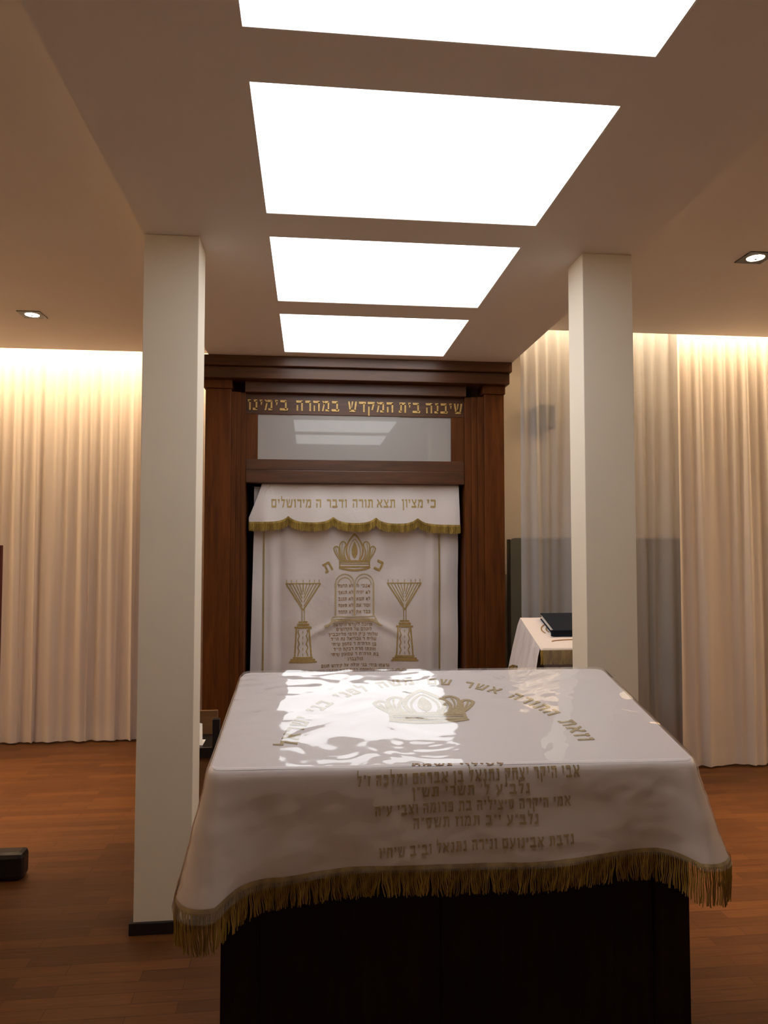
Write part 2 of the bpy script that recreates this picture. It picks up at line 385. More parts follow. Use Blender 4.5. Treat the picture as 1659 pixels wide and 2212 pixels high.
# cove lamps above the edge of the side ceilings, washing the curtains
def cove(x0, x1, y, e, rx=0):
    l = bpy.data.lights.new('cove_lamp', 'AREA'); l.shape = 'RECTANGLE'; l.size = x1-x0; l.size_y = .04; l.energy = e; l.color = (1,.72,.43)
    o = bpy.data.objects.new('cove_lamp', l); COL.objects.link(o); o.location = ((x0+x1)/2, y, 3.12); o.rotation_euler = (R(rx), 0, 0)
COVE_L, COVE_R = 33, 34
cove(-3.6, -.74, 5.47, COVE_L, 14); cove(1.44, 4.4, 4.54, COVE_R, 6)

# added fill lamps beside and behind the viewer, lifting ceiling and columns
def fill(x, y, ln, rz, e):
    l = bpy.data.lights.new('fill_lamp', 'AREA'); l.shape = 'RECTANGLE'; l.size = ln; l.size_y = .06; l.energy = e; l.color = (1,.70,.42)
    o = bpy.data.objects.new('fill_lamp', l); COL.objects.link(o); o.location = (x, y, 2.84); o.rotation_euler = (R(35), 0, rz)
FILL_E = 28
fill(.4, YB+.35, 6.0, PI, FILL_E*.5); fill(XL+.35, 2.6, 4.0, PI/2, FILL_E); fill(XR-.35, 2.4, 4.0, -PI/2, FILL_E)

# ================================================================== CURTAINS
def curtain(name, x0, x1, y, z0, z1, m, lab, seed, pleat=.08, amp_t=.015, amp_b=.026, hem=.0, grp=None, fold=.17):
    nx = int((x1-x0)/.006); nz = 44; r = random.Random(seed); ph = [r.uniform(0, 6.28) for _ in range(8)]
    def P(i, j, off=0, za=z0, zb=z1, nzz=nz):
        x = x0+(x1-x0)*i/(nx-1); t = 1-(j/(nzz-1)); z = za+(zb-za)*(1-t); T = (z1-z)/(z1-z0)
        a = amp_t*(1-.6*T); b = amp_b*min(1, .12+T*1.25)
        f1 = math.sin(2*PI*x/pleat+ph[0]+.7*math.sin(2*PI*x/.61+ph[1]))
        w = 2*PI*x/fold+ph[2]+1.7*math.sin(2*PI*x/.83+ph[3])+.8*math.sin(2*PI*x/.37+ph[4])
        f2 = math.sin(w+.5*math.sin(T*2.2+ph[5]))+.45*math.sin(2.3*w+ph[6]+T)
        dx = .020*T*math.cos(w*1.0+ph[7])
        return (x+dx, y-a*f1-b*f2-off, z+(.006*math.sin(w) if j == 0 and za == z0 else 0))
    o = MB().grid(nx, nz, lambda i, j: P(i, j)).build(name, m, None, True); tag(o, lab, 'curtain', grp)
    if hem:
        MB().grid(nx, 5, lambda i, j: P(i, j, .003, z0-.001, z0+hem, 5)).build('hem', m, o, True)
    return o
curtain('curtain', -3.5, -.78, 5.70, .015, 3.16, M['curtain'], 'white pleated curtain left of the left column, lit from above', 3, hem=.105, amp_b=.020)
curtain('sheer_curtain', 1.415, 2.60, 4.69, .03, 3.10, M['sheer'], 'grey see-through curtain between the ark and the white right curtain', 11, pleat=.085, amp_t=.020, amp_b=.022, fold=.24)
curtain('curtain', 2.50, 4.3, 4.635, .015, 3.10, M['curtain2'], 'white pleated curtain at the right edge of the photo', 23, hem=.105, amp_b=.022, fold=.22)

# ================================================================== THE ARK
ark = thing('ark_cabinet', 'tall dark mahogany ark with gilt lettering and a glass panel, between the columns', 'cabinet', (.335, 5.2, 0))
W1, W2 = M['arkwood'], M['arkwood_h']
XA0, XA1 = -.700, 1.345                      # outer sides of the pilasters
def steps(mb, x0, x1, rows):
    for a, b, y0, y1, z0, z1 in rows: mb.box(a, b, y0, y1, z0, z1, .004)
# cornice: two stepped slabs
MB().box(-.730, 1.374, 4.74, 5.9, 2.682, 2.7485, .004).build('cornice', W2, ark)
MB().box(-.722, 1.366, 4.775, 5.9, 2.605, 2.682, .004).build('cornice', W2, ark)
# frieze under the cornice
MB().box(-.44, 1.08, 4.865, 5.0, 2.532, 2.605, .003).build('frieze', W2, ark)
for s, (a, b) in ((-1, (XA0, -.53)), (1, (1.205, XA1))):
    MB().box(a-.012, b+.006, 4.835, 5.0, 2.548, 2.605, .003).build('capital', W1, ark)
    MB().box(a, b, 4.85, 5.86, 0, 2.548, .004).build('pilaster', W1, ark)
# stepped inner jambs
for s in (-1, 1):
    jb = MB()
    for a, b, y in ((-.530, -.498, 4.868), (-.498, -.468, 4.88), (-.468, -.436, 4.892)):
        if s < 0: jb.box(a, b, y, 5.2, 0, 2.532, .002)
        else: jb.box(1.075+(-.436-b)*1.383, 1.075+(-.436-a)*1.383, y, 5.2, 0, 2.532, .002)
    jb.build('jamb', W1, ark)
# lettering board, window frame, rail
brd = MB().box(-.436, 1.075, 4.92, 4.98, 2.392, 2.532, .002).build('lettering_board', M['arkwood_h'], ark)
for xa, xb in ((-.436, -.357), (.982, 1.075)): MB().box(xa, xb, 4.92, 4.98, 2.06, 2.392, .002).build('stile', W1, ark)
MB().box(-.357, .982, 4.930, 4.94, 2.082, 2.392).build('glass_panel', M['panelglass'], ark)
MB().box(-.436, 1.075, 4.915, 4.98, 2.008, 2.082, .003).build('rail', W2, ark)
MB().box(-.436, 1.075, 4.905, 4.98, 1.918, 2.008, .005).build('rail', W2, ark)
MB().box(-.436, 1.075, 5.25, 5.3, 0, 1.95).build('door', M['darkwood'], ark)
MB().box(-.436, 1.075, 4.98, 5.86, 1.95, 2.55).build('upper_box', M['darkwood'], ark)
MB().box(XA0+.01, XA1-.01, 5.82, 5.88, 0, 2.6).build('back_panel', M['darkwood'], ark)
MB().box(-.436, 1.075, 4.9, 5.25, 0, .12, .004).build('threshold', W2, ark)
fnb = lambda x, y, o: (x, 4.9185-o, y)
ZL = 2.418
words = [('שיבנה', (998, 917)), ('בית', (905, 858)), ('המקדש', (847, 748)), ('במהרה', (729, 637)), ('בימינו', (620, 535))]
for w_, (pr, pl) in words:
    xr = -.427+(pr-535)*.003217; xl = -.427+(pl-535)*.003217
    lt = MB(); write(lt, w_, xr, ZL, xr-xl, .072, fnb, 0, .004, gap=.18); lt.build('lettering', M['gilt'], brd)

# ------------------------------------------------------------------ ark curtain (art laid on the cloth in curtain coordinates)
def AX(px): return -.407+(px-541)*.003240
def AZ(py): return 1.92-(py-1047)*.003220
def arkY(x, z):
    t = max(0, min(1, (1.92-z)/1.6))
    y = 5.01 - .020*math.sin(x*9+.6+1.2*math.sin(z*2))*t - .007*math.sin(x*23+2+z*1.5)
    y -= .014*math.exp(-((x+.27-.03*t)/.035)**2) - .010*math.exp(-((x+.21)/.03)**2)
    y -= .013*math.exp(-((x-.86)/.03)**2) - .012*math.exp(-((x-.92)/.03)**2)
    # drapes sagging under the tablets
    d = z-1.0
    for sx in (-1, 1):
        u = (x-.32)*sx
        if u > 0: y -= .013*math.exp(-((z-(1.02-.5*(u-.02)+.9*(u-.30)**2*0))/.03)**2)*math.exp(-((u-.2)/.13)**2)
    y -= .014*noise.noise(Vector((x*5, z*4, 1)))
    return y
cur = MB()
nx, nz = 260, 240
def edgeL(z): return -.385-.02*max(0, (1.585-z))
def edgeR(z): return 1.048-.005*max(0, 1.5-z)
cur.grid(nx, nz, lambda i, j: ((lambda z: (lambda x: (x, arkY(x, z), z))(edgeL(z)+(edgeR(z)-edgeL(z))*i/(nx-1)))(.2+(1.90-.2)*j/(nz-1))))
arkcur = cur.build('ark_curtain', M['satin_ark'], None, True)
tag(arkcur, 'white satin curtain embroidered with crown, tablets and menorahs, hanging in the ark', 'curtain')
afn = lambda x, z, o: (x, arkY(x, z)-.0022-o, z)
A = lambda pts: [(AX(a), AZ(b)) for a, b in pts]
# twisted cord borders
for pts in (A([(569, 1150), (570, 1250), (570, 1350), (569, 1460), (569, 1560)]), A([(948, 1155), (948, 1250), (949, 1350), (950, 1460), (950, 1560)])):
    b = MB(); n = 200; (xa, za), (xb, zb) = pts[0], pts[-1]
    for k in range(n):
        t = k/n; x = xa+(xb-xa)*t; z = za+(zb-za)*t; dz = (zb-za)/n
        lay(b, [(x-.007, z+dz*.1), (x-.002, z-dz*.35), (x+.007, z+dz*.5), (x+.003, z+dz*.95)], afn, .002)
    b.build('cord_trim', M['gold'], arkcur)
# crown
cr = MB(); W = .0085
C_ = lambda *pts: A(pts)
def crown(mb, T, fn, w):
    """T maps crown units (x -1..1, y 0..1) to the cloth"""
    S = lambda pts, ww=w, cl=False: stroke(mb, [T(*p) for p in pts], ww, fn, .0011, cl)
    S([(-.70,.27),(.70,.27)], w*2.0); S([(-.70,.20),(.70,.20)], w*.8); S([(-.70,.12),(.70,.12)], w*1.3)
    S([(-.70,.27),(-.70,.10)]); S([(.70,.27),(.70,.10)])
    S(bez((-.72,.10),(0,-.06),(.72,.10), 12), w*1.3)
    S(bez((-.66,.10),(0,-.01),(.66,.10), 12), w*.5)
    # middle arch
    S(bez((-.25,.30),(-.62,.66),(0,1.02), 10), w*1.5); S(bez((.25,.30),(.62,.66),(0,1.02), 10), w*1.5)
    S(bez((-.20,.30),(-.40,.62),(-.02,.88), 8), w*.7); S(bez((.20,.30),(.40,.62),(.02,.88), 8), w*.7)
    lay(mb, [T(*p) for p in bez((0,.34),(-.28,.5),(0,.82), 6)+bez((0,.82),(.28,.5),(0,.34), 6)[1:-1]], fn, .0007)
    for s in (-1, 1):
        S([(s*a, b) for a, b in bez((.38,.30),(.62,.5),(.40,.72), 6)+bez((.44,.78),(.60,.86),(.70,.72), 5)+bez((.70,.72),(.72,.5),(.50,.30), 6)], w*1.1)
        S([(s*a, b) for a, b in bez((.58,.30),(.76,.45),(.74,.62), 6)+bez((.78,.66),(.90,.72),(.98,.62), 5)+bez((.98,.62),(.94,.5),(.68,.30), 6)], w*1.1)
        S([(s*a, b) for a, b in bez((.46,.32),(.66,.5),(.58,.76), 6)], w*.6); S([(s*a, b) for a, b in bez((.64,.32),(.84,.48),(.88,.64), 6)], w*.6)
crown(cr, lambda x, y: (AX(763+x*46), AZ(1235-y*79)), afn, .0075)
cr.build('crown_emblem', M['gold'], arkcur)
# the two letters beside the crown, tilted
b = MB()
def tilted(ch, cx, cy, ang, sw, sh):
    w, ps = GL[ch]; ca, sa = math.cos(R(ang)), math.sin(R(ang))
    for p in ps:
        lay(b, [(AX(cx)+((a-w/2)*sw)*ca-((c-.5)*sh)*sa, AZ(cy)+((a-w/2)*sw)*sa+((c-.5)*sh)*ca) for a, c in dense(p, .4)], afn, .0011)
tilted('ת', 705, 1226, 28, .078, .066); b.build('lettering', M['gold'], arkcur); b = MB(); tilted('כ', 816, 1223, -25, .08, .072)
b.build('lettering', M['gold'], arkcur)
# tablets
b = MB()
for cx in (742, 784):
    o_ = A([(cx-20, 1330), (cx-20, 1262)])+[(AX(cx+20*math.cos(t)), AZ(1262-21*math.sin(t))) for t in [PI-PI*k/10 for k in range(11)]]+A([(cx+20, 1262), (cx+20, 1330)])
    stroke(b, o_, .007, afn)
    i_ = [(AX(cx+15*math.cos(t)), AZ(1264-16*math.sin(t))) for t in [PI-PI*k/10 for k in range(11)]]
    stroke(b, i_, .006, afn)
stroke(b, A([(722, 1262), (722, 1330)]), .012, afn); stroke(b, A([(804, 1262), (804, 1330)]), .012, afn)
sh = bez((699,1352),(714,1349),(716,1334))+bez((718,1331),(762,1336),(806,1332))[1:]+bez((810,1336),(812,1349),(823,1352))[1:]+bez((818,1354),(806,1342),(796,1343))[1:]+bez((780,1343),(770,1348),(762,1341))[1:]+bez((754,1348),(744,1343),(728,1343))[1:]+bez((716,1342),(708,1356),(700,1355))[1:]
for k in range(0, 26):
    pass
b2 = A(sh)
stroke(b, b2, .006, afn, closed=True)
stroke(b, A(bez((714,1340),(762,1340),(808,1340), 12)), .018, afn)
stroke(b, A([(703,1353),(715,1345)]), .012, afn); stroke(b, A([(820,1352),(809,1345)]), .012, afn)
b.build('tablets_emblem', M['goldpale'], arkcur)
b = MB()
for i, (rt, ltx) in enumerate((('אנכי ה', 'לא תרצח'), ('לא יהיה', 'לא תנאף'), ('לא תשא', 'לא תגנב'), ('זכור את', 'לא תענה'), ('כבד את', 'לא תחמד'))):
    z = AZ(1270+i*14)
    write(b, rt, AX(797), z, AX(797)-AX(767), .021, afn, gap=.15); write(b, ltx, AX(760), z, AX(760)-AX(728), .021, afn, gap=.15)
b.build('lettering', M['goldred'], arkcur)
# menorahs on pedestals
for cx in (653, 871):
    b = MB()
    Pm = lambda pts: A([(cx+a, c) for a, c in pts])
    stroke(b, Pm([(-37,1261),(37,1261)]), .006, afn)
    for k, (dx, yb) in enumerate(((36,1318),(29,1309),(22,1300),(15,1292),(8,1284))):
        for s in (-1, 1): stroke(b, Pm([(s*dx, 1262),(s*(2 if k else 0), yb)]), .006 if k else .009, afn)
    stroke(b, Pm([(0,1261),(0,1278)]), .008, afn); stroke(b, Pm([(-2,1316),(-2,1342)]), .005, afn); stroke(b, Pm([(3,1316),(3,1342)]), .005, afn)
    for dx in (-35,-25,-14,0,14,24,34): stroke(b, Pm([(dx,1259),(dx,1253)]), .004, afn)
    stroke(b, Pm([(-9,1343),(9,1343)]), .010, afn); stroke(b, Pm([(-11,1349),(12,1349)]), .016, afn); stroke(b, Pm([(-17,1355),(17,1355)]), .013, afn)
    stroke(b, Pm([(-14,1358),(-17,1418)]), .010, afn); stroke(b, Pm([(13,1358),(18,1418)]), .010, afn)
    for s in (-1, 1): stroke(b, Pm([(s*(9+1.6*math.sin(k*1.6)), 1360+k*4.2) for k in range(14)]), .007, afn)
    for k in range(5): stroke(b, Pm([(0,1362+k*12),(0,1367+k*12)]), .004, afn)
    stroke(b, Pm([(-20,1419),(20,1419)]), .012, afn); stroke(b, Pm([(-25,1424),(25,1424)]), .014, afn); stroke(b, Pm([(-28,1428),(29,1428)]), .010, afn)
    b.build('menorah_emblem', M['gold'], arkcur)
# dedication
b = MB()
ded = [('פרוכת הקודש הוקדשה', 801, 717, 1353), ('לזכרם של הקדושים', 800, 724, 1363), ('שלוחי כ"ק הרבי מליובביץ', 813, 708, 1374), ('שליח ר גבריאל נח הי"ד', 810, 712, 1384),
       ('בן הרה"ח ר נחמן שיחי', 810, 714, 1395), ('וזוגתו מרת רבקה הי"ד', 808, 718, 1406), ('בת הרה"ח ר שמעון שיחי', 815, 713, 1417), ('הולצברג', 782, 748, 1428),
       ('נרצחו בידי בני עולה על קידוש השם', 838, 692, 1441), ('בעת מילוי שליחותם בבית חב"ד מומביי הודו', 848, 684, 1452)]
for tx, r_, l_, y_ in ded:
    b = MB(); write(b, tx, AX(r_), AZ(y_), AX(r_)-AX(l_), .020, afn, gap=.16); b.build('lettering', M['goldred'], arkcur)
b = MB()
for ca in (656, 857):
    b = MB()
    for cx in (ca, ca+13): stroke(b, [(AX(cx)+.020*math.cos(t*.7), AZ(1453)+.02*math.sin(t*.7)) for t in range(10)], .009, afn)
    b.build('rosette_emblem', M['gold'], arkcur)

# valance with scalloped fringed hem
def valhem(x):
    px = 541+(x+.407)/.00324; peaks = (621, 716, 807, 897)
    y = 1134-3*(px-541)/450*-1*0
    for p in peaks: y -= 14*math.exp(-abs(px-p)/13.0)
    return AZ(y+(px-766)*.012)
def valY(x, z):
    t = max(0, (1.92-z)/.3)
    return 4.955-.022*t-.006*math.sin(x*19+1.0)*(.4+t)-.004*noise.noise(Vector((x*6, z*6, 4)))-.012*t*math.exp(-((x+.30)/.05)**2)
nv = 150
def vedge(t, side): return (-.328-.085*min(1, t*1.15)**1.1) if side < 0 else (1.042+.004*t)
val = MB()
def valP(i, j):
    t = j/24; f = i/(nv-1); x = vedge(t, -1)+(vedge(t, 1)-vedge(t, -1))*f
    xb = vedge(1, -1)+(vedge(1, 1)-vedge(1, -1))*f
    z = 1.916+(valhem(xb)-1.916)*t
    return (x, valY(x, z), z)
val.grid(nv, 25, valP)
valance = val.build('ark_valance', M['satin_ark'], None, True)
tag(valance, 'white satin valance with gold lettering and scalloped fringe, across the ark opening top', 'valance')
# folded-back side edge at the left
b = MB().grid(3, 25, lambda i, j: (vedge(j/24, -1)-.004+.012*i+(.02*i if j < 3 else .012*i), valP(0, j)[1]+.028-.016*i, 1.916+(valhem(-.413)-1.916)*j/24)); b.build('side_fold', M['satin_ark'], valance, True)
vfn = lambda x, z, o: (x, valY(x, z)-.0012-o, z)
b = MB()
for w_, r_, l_ in (('כי', 938, 918), ('מציון', 910, 863), ('תצא', 849, 809), ('תורה', 801, 757), ('ודבר', 745, 702), ('ה', 691, 679), ('מירושלים', 670, 585)):
    b = MB(); write(b, w_, AX(r_), AZ(1098-(r_-760)*.006), AX(r_)-AX(l_), .057, vfn, gap=.14); b.build('lettering', M['gold'], valance)
def strand(mb, p, ln, r, sway, n=4, seg=4):
    pts = []
    for k in range(seg+1):
        t = k/seg; pts.append((p[0]+sway[0]*t*t+.0012*math.sin(t*9+p[0]*200), p[1]+sway[1]*t*t, p[2]-ln*t))
    mb.tube(pts, [r*.8]+[r]*(seg-1)+[r*.9], n, False)
b = MB()
for k in range(330):
    f = k/329; x = vedge(1, -1)+(vedge(1, 1)-vedge(1, -1))*f; z = valhem(x)
    strand(b, (x+rnd.uniform(-.001, .001), valY(x, z)-.003-.002*(k % 2), z+.002), .058+rnd.uniform(-.004, .004), .0021, (rnd.uniform(-.002, .002), 0))
for j in range(nv-1):
    pass
b.grid(nv, 2, lambda i, j: ((lambda x: (x, valY(x, valhem(x))-.006, valhem(x)+(.006 if j else -.008)))(vedge(1, -1)+(vedge(1, 1)-vedge(1, -1))*i/(nv-1))))
b.build('fringe', M['fringe'], valance, kind='stuff')

# ================================================================== READING TABLE
TA, TT = R(-1.95), R(10.9)
eu = Vector((math.cos(TA), math.sin(TA), 0)); eh = Vector((-math.sin(TA), math.cos(TA), 0)); Z = Vector((0,0,1))
ev = eh*math.cos(TT)+Z*math.sin(TT); en = eu.cross(ev)
TO = Vector((-.205, 1.555, 1.023)); TW, TD = 1.050, .560
def top(u, v, o=0.0): return TO+eu*u+ev*v+en*o
table = thing('reading_table', 'dark wooden reading table with sloped top in the foreground, under the white cloth', 'table', (TO.x+.63, TO.y+.35, 0))
def tbox(mb, u0, u1, h0, h1, z0, z1, bev=.004):
    bm = bmesh.new(); bmesh.ops.create_cube(bm, size=1)
    for v in bm.verts:
        u = (u0+u1)/2+v.co.x*(u1-u0); h = (h0+h1)/2+v.co.y*(h1-h0); z = (z0+z1)/2+v.co.z*(z1-z0)
        if callable(z1): pass
        v.co = Vector((TO.x, TO.y, 0))+eu*u+eh*h+Z*z
    bmesh.ops.bevel(bm, geom=bm.edges[:], offset=bev, segments=2, affect='EDGES'); mb.add_bm(bm)
# body with a sloped upper edge
body = MB(); U0, U1, H0, H1 = .0225, 1.040, .022, .53
def bz(h): return TO.z+h*math.tan(TT)-.028
pts = [(U0,H0),(U1,H0),(U1,H1),(U0,H1)]
base = [Vector((TO.x, TO.y, 0))+eu*u+eh*h for u, h in pts]
k0 = len(body.v); body.v += [tuple(p+Z*.08) for p in base]+[tuple(p+Z*bz(h)) for p, (u, h) in zip(base, pts)]
body.f += [(3,2,1,0),(4,5,6,7),(0,1,5,4),(1,2,6,5),(2,3,7,6),(3,0,4,7)]
body.build('body', M['darkwood'], table)
b = MB(); tbox(b, U0-.0, U1+.0, H0-.0, H1+.0, 0.0, .08, .003); b.build('plinth', M['darkwood'], table)
b = MB()
for u0, u1, z0, z1 in ((U0, U0+.08, .10, .93), (U1-.08, U1, .10, .93), (.49, .57, .17, .86), (U0+.08, U1-.08, .86, .93), (U0+.08, U1-.08, .10, .17)): tbox(b, u0, u1, H0-.008, H0+.004, z0, z1, .002)
b.build('front_frame', M['darkwood'], table)
b = MB(); bm = bmesh.new(); bmesh.ops.create_cube(bm, size=1)
for v in bm.verts: v.co = top(TW/2+v.co.x*(TW-.004), TD/2+v.co.y*(TD-.004), -.0145+v.co.z*.025)
bmesh.ops.bevel(bm, geom=bm.edges[:], offset=.006, segments=3, affect='EDGES'); b.add_bm(bm); b.build('desktop', M['darkwood'], table)

# ---- perimeter of the table top (rounded corners), front edge first
def perimeter(step=.008, rc=.022):
    P = []   # (u, v, out_u, out_v)
    def line(u0, v0, u1, v1, ou, ov):
        n = max(2, int(math.hypot(u1-u0, v1-v0)/step))
        for k in range(n): P.append((u0+(u1-u0)*k/n, v0+(v1-v0)*k/n, ou, ov))
    def corner(cu, cv, a0):
        for k in range(16):
            a = R(a0+90*k/16); P.append((cu+rc*math.cos(a), cv+rc*math.sin(a), math.cos(a), math.sin(a)))
    line(rc, 0, TW-rc, 0, 0, -1); corner(TW-rc, rc, 270); line(TW, rc, TW, TD-rc, 1, 0); corner(TW-rc, TD-rc, 0)
    line(TW-rc, TD, rc, TD, 0, 1); corner(rc, TD-rc, 90); line(0, TD-rc, 0, rc, -1, 0); corner(rc, rc, 180)
    return P
PER = perimeter()
CORN = ((0, 0), (TW, 0), (TW, TD), (0, TD))
def bump1(d, w): return math.exp(-(d/w)**2)
def drop_flare(u, v):
    """hem length and outward flare of the cloth at a perimeter point"""
    f = u/TW
    L = .224-.040*f if v < .02 else (.19 if f > .5 else .22)
    if v < .02: L += .004*math.sin(u*11+.8)-.004*math.exp(-((u-.30)/.10)**2)
    F = .017+.005*math.sin(u*9+1)+.005*math.sin((u+v)*20)
    for (cu, cv), dl, df in zip(CORN, (.040, .022, .04, .04), (.043, .050, .05, .05)):
        d = math.hypot(u-cu, v-cv); k = bump1(d, .050); L += dl*k; F += df*k
        # hollow beside the corner cone
        F -= .008*bump1(d-.115, .035)
    return L, max(F, .012)
def skirt(u, v, ou, ov, s, extra=0.0, off=0.0, fl=0.0):
    """point at fraction s of the hanging part; the first centimetre bends round the table edge"""
    L, F = drop_flare(u, v); L += extra; F += fl
    o = (eu*ou+eh*ov); p = top(u, v, .002)
    d = L*s; r = .010
    bend = min(1, d/(r*1.57))
    out = r*math.sin(bend*PI/2)*.8+F*s**1.15+off
    dn = d if d > r*1.57 else r*(1-math.cos(bend*PI/2))*1.57
    wr = .0035*noise.noise(Vector((u*7+v*5, s*3.0, 2.2)))*min(1, s*3)+.0022*noise.noise(Vector((u*22+v*20, s*9+u*6, 7)))*min(1, s*3)
    return p+o*(out+wr)-Z*dn
def cloth_h(u, v):
    return .0025+.0008*noise.noise(Vector((u*5, v*5, 0)))
ct = MB(); nu, nvv = 90, 54; rc = .022
def inset(u, v):
    """pull the grid corner into the rounded corner"""
    for cu, cv in CORN:
        du, dv = abs(u-cu), abs(v-cv)
        if du < rc and dv < rc:
            a, b_ = rc-du, rc-dv; m = max(a, b_); h = math.hypot(a, b_)
            if h > 1e-9:
                k = m/h; a *= k; b_ *= k
            u = cu+math.copysign(rc-a, TW/2-cu) ; v = cv+math.copysign(rc-b_, TD/2-cv)
    return u, v
def usamp(n, T):  # denser near the ends
    inner = [rc+(T-2*rc)*i/(n-1) for i in range(n)]
    return [rc*k/5 for k in range(5)]+inner+[T-rc+rc*(k+1)/5 for k in range(5)]
US, VS = usamp(nu, TW), usamp(nvv, TD)
def top_grid(mb, hf):
    def fn(i, j):
        u, v = inset(US[i], VS[j]); return top(u, v, hf(u, v))
    mb.grid(len(US), len(VS), fn)
top_grid(ct, cloth_h)
NS = 30
ct.grid(len(PER), NS, lambda i, j: skirt(*PER[i], j/(NS-1)), True)
cloth = ct.build('tablecloth', M['satin'], None, True)
tag(cloth, 'white satin cloth with gold embroidery and fringe over the front reading table', 'tablecloth')
def front(x, s_m, o):
    """x along the front edge, s_m metres below it"""
    L, F = drop_flare(x, 0); return skirt(x, 0, 0, -1, max(0, s_m)/L)+(-eh)*(o+.0012)
b = MB()
ffn = lambda x, y, o: front(x, -y, o)
for tx, uc, wd, s_, sl in (('אבי היקר יצחק נתנאל בן אברהם ומלכה ז"ל', .548, .481, .030, .022), ('נלב"ע ל\' תשרי תש"ן', .551, .253, .058, .02),
                       ('אמי היקרה סיציליה בת פרומה וצבי ע"ה', .556, .421, .090, .03), ('נלב"ע י"ב תמוז תשס"ה', .560, .268, .121, .02), ('נדבת אבינועם ונירה נתנאל וב"ב שיחיו', .561, .415, .170, .05)):
    b = MB(); write(b, tx, uc+wd/2, -s_+sl*wd/2, wd, .0205, ffn, sl, .001); b.build('lettering', M['gold'], cloth)
tfn = lambda x, y, o: top(x, y, cloth_h(x, y)+.0008+o)
b = MB()
write(b, 'לעילוי נשמת', .625, -.003, .20, .009, tfn, -.025)
b.build('lettering', M['goldred'], cloth)
# arched verse
b = MB()
txt = 'וזאת התורה אשר שם משה לפני בני ישראל'
cu, cv, rx, ry = .500, .085, .345, .392
samples = [(cu+rx*math.cos(R(a)), cv+ry*math.sin(R(a))) for a in [3+174*k/300 for k in range(301)]]
acc = [0]
for k in range(300): acc.append(acc[-1]+math.hypot(samples[k+1][0]-samples[k][0], samples[k+1][1]-samples[k][1]))
sx = acc[-1]/line_width(txt, .22, .8)
def on_arc(d):
    d = max(0, min(acc[-1]-1e-6, d)); lo = next(k for k in range(300) if acc[k+1] > d); f = (d-acc[lo])/(acc[lo+1]-acc[lo])
    p = Vector(samples[lo]).lerp(Vector(samples[lo+1]), f); t = (Vector(samples[lo+1])-Vector(samples[lo])).normalized(); return p, t
b = MB(); gap_at = 0
for x, w, ps in letters(txt, .22, .8):
    if gap_at-(x+w) > .5: b.build('lettering', M['gold'], cloth); b = MB()
    gap_at = x
    p, t = on_arc(-(x+w/2)*sx); xd = -t; yd = Vector((t.y, -t.x))
    for pl in ps:
        lay(b, [tuple(p+xd*((a-w/2)*sx)+yd*((c-.5)*.040)) for a, c in dense(pl, .5)], tfn, .001)
b.build('lettering', M['gold'], cloth)
b = MB(); crown(b, lambda x, y: (.492+x*.132, .208+y*.200), tfn, .0085); b.build('crown_emblem', M['gold'], cloth)
# fringe along the hem
fg = MB(); n = len(PER)
def per_at(t):
    t %= n; i = int(t); f = t-i; a, c = PER[i], PER[(i+1) % n]; return [a[k]+(c[k]-a[k])*f for k in range(4)]
lens = [0]
hemP = [skirt(*PER[i % n], 1) for i in range(n+1)]
for i in range(n): lens.append(lens[-1]+(hemP[i+1]-hemP[i]).length)
tot = lens[-1]; cnt = int(tot/.0030); j = 0
clump = [rnd.uniform(-1, 1) for _ in range(4000)]
for k in range(cnt):
    d = tot*k/cnt
    while lens[j+1] < d: j += 1
    t = j+(d-lens[j])/(lens[j+1]-lens[j]); u, v, ou, ov = per_at(t)
    p = skirt(u, v, ou, ov, 1.0); o = eu*ou+eh*ov
    cl = clump[k//7]*.006+clump[k//3+1000]*.003
    tang = eu*(-ov)+eh*ou
    cd = min(math.hypot(u-a, v-c) for a, c in CORN)
    ln = .059+.024*bump1(cd, .09)+rnd.uniform(-.005, .004)
    sw = tang*(cl+rnd.uniform(-.001, .001))-o*.004+o*rnd.uniform(-.004, .004)
    lay_ = .0012*(k % 3)
    strand(fg, tuple(p+o*(.0012+lay_)+Z*.004), ln, .0012, (sw.x, sw.y), 4, 5)
fg.grid(n, 2, lambda i, j_: skirt(*PER[i], 1.0 if j_ else .955)+(eu*PER[i][2]+eh*PER[i][3])*.0022, True)
fg.build('fringe', M['fringe'], cloth, kind='stuff')

# ---- clear plastic sheet over the cloth
def film_h(u, v):
    a = noise.noise(Vector((u*4.2-v*2.4, v*5.5+u*1.5, 5)))
    ridge = 1-abs(noise.noise(Vector((u*6+v*9, v*16-u*5, 9))))*2
    k = .0006+.0020*max(0, .55-u)+.0012*max(0, v-.4)
    return .0085+k*.8*a+k*.7*max(0, ridge-.35)
pl = MB(); top_grid(pl, film_h)
def pskirt(u, v, ou, ov, s):
    lf = bump1(math.hypot(u, v), .14); p = skirt(u, v, ou, ov, s, .003+.012*lf, .004, .001+.003*lf)
    w = abs(noise.noise(Vector((u*3+v*3, s*2, 15))))*.004*s
    if v < .02:   # creases fanning down from the right front corner
        a = (TW-u)/(.12+s); w += .0035*abs(math.sin(a*13))*bump1(u-.93*TW, .10)*min(1, s*5)*(1-.6*s)
    base = p+(eu*ou+eh*ov)*w
    if s < .04: base = base+Z*.006*(1-s/.04)
    return base
pl.grid(len(PER), NS, lambda i, j: pskirt(*PER[i], j/(NS-1)), True)
sheet = pl.build('plastic_cover', M['sheet'], None, True)
tag(sheet, 'clear glossy plastic sheet covering the white cloth of the front reading table', 'plastic sheet')

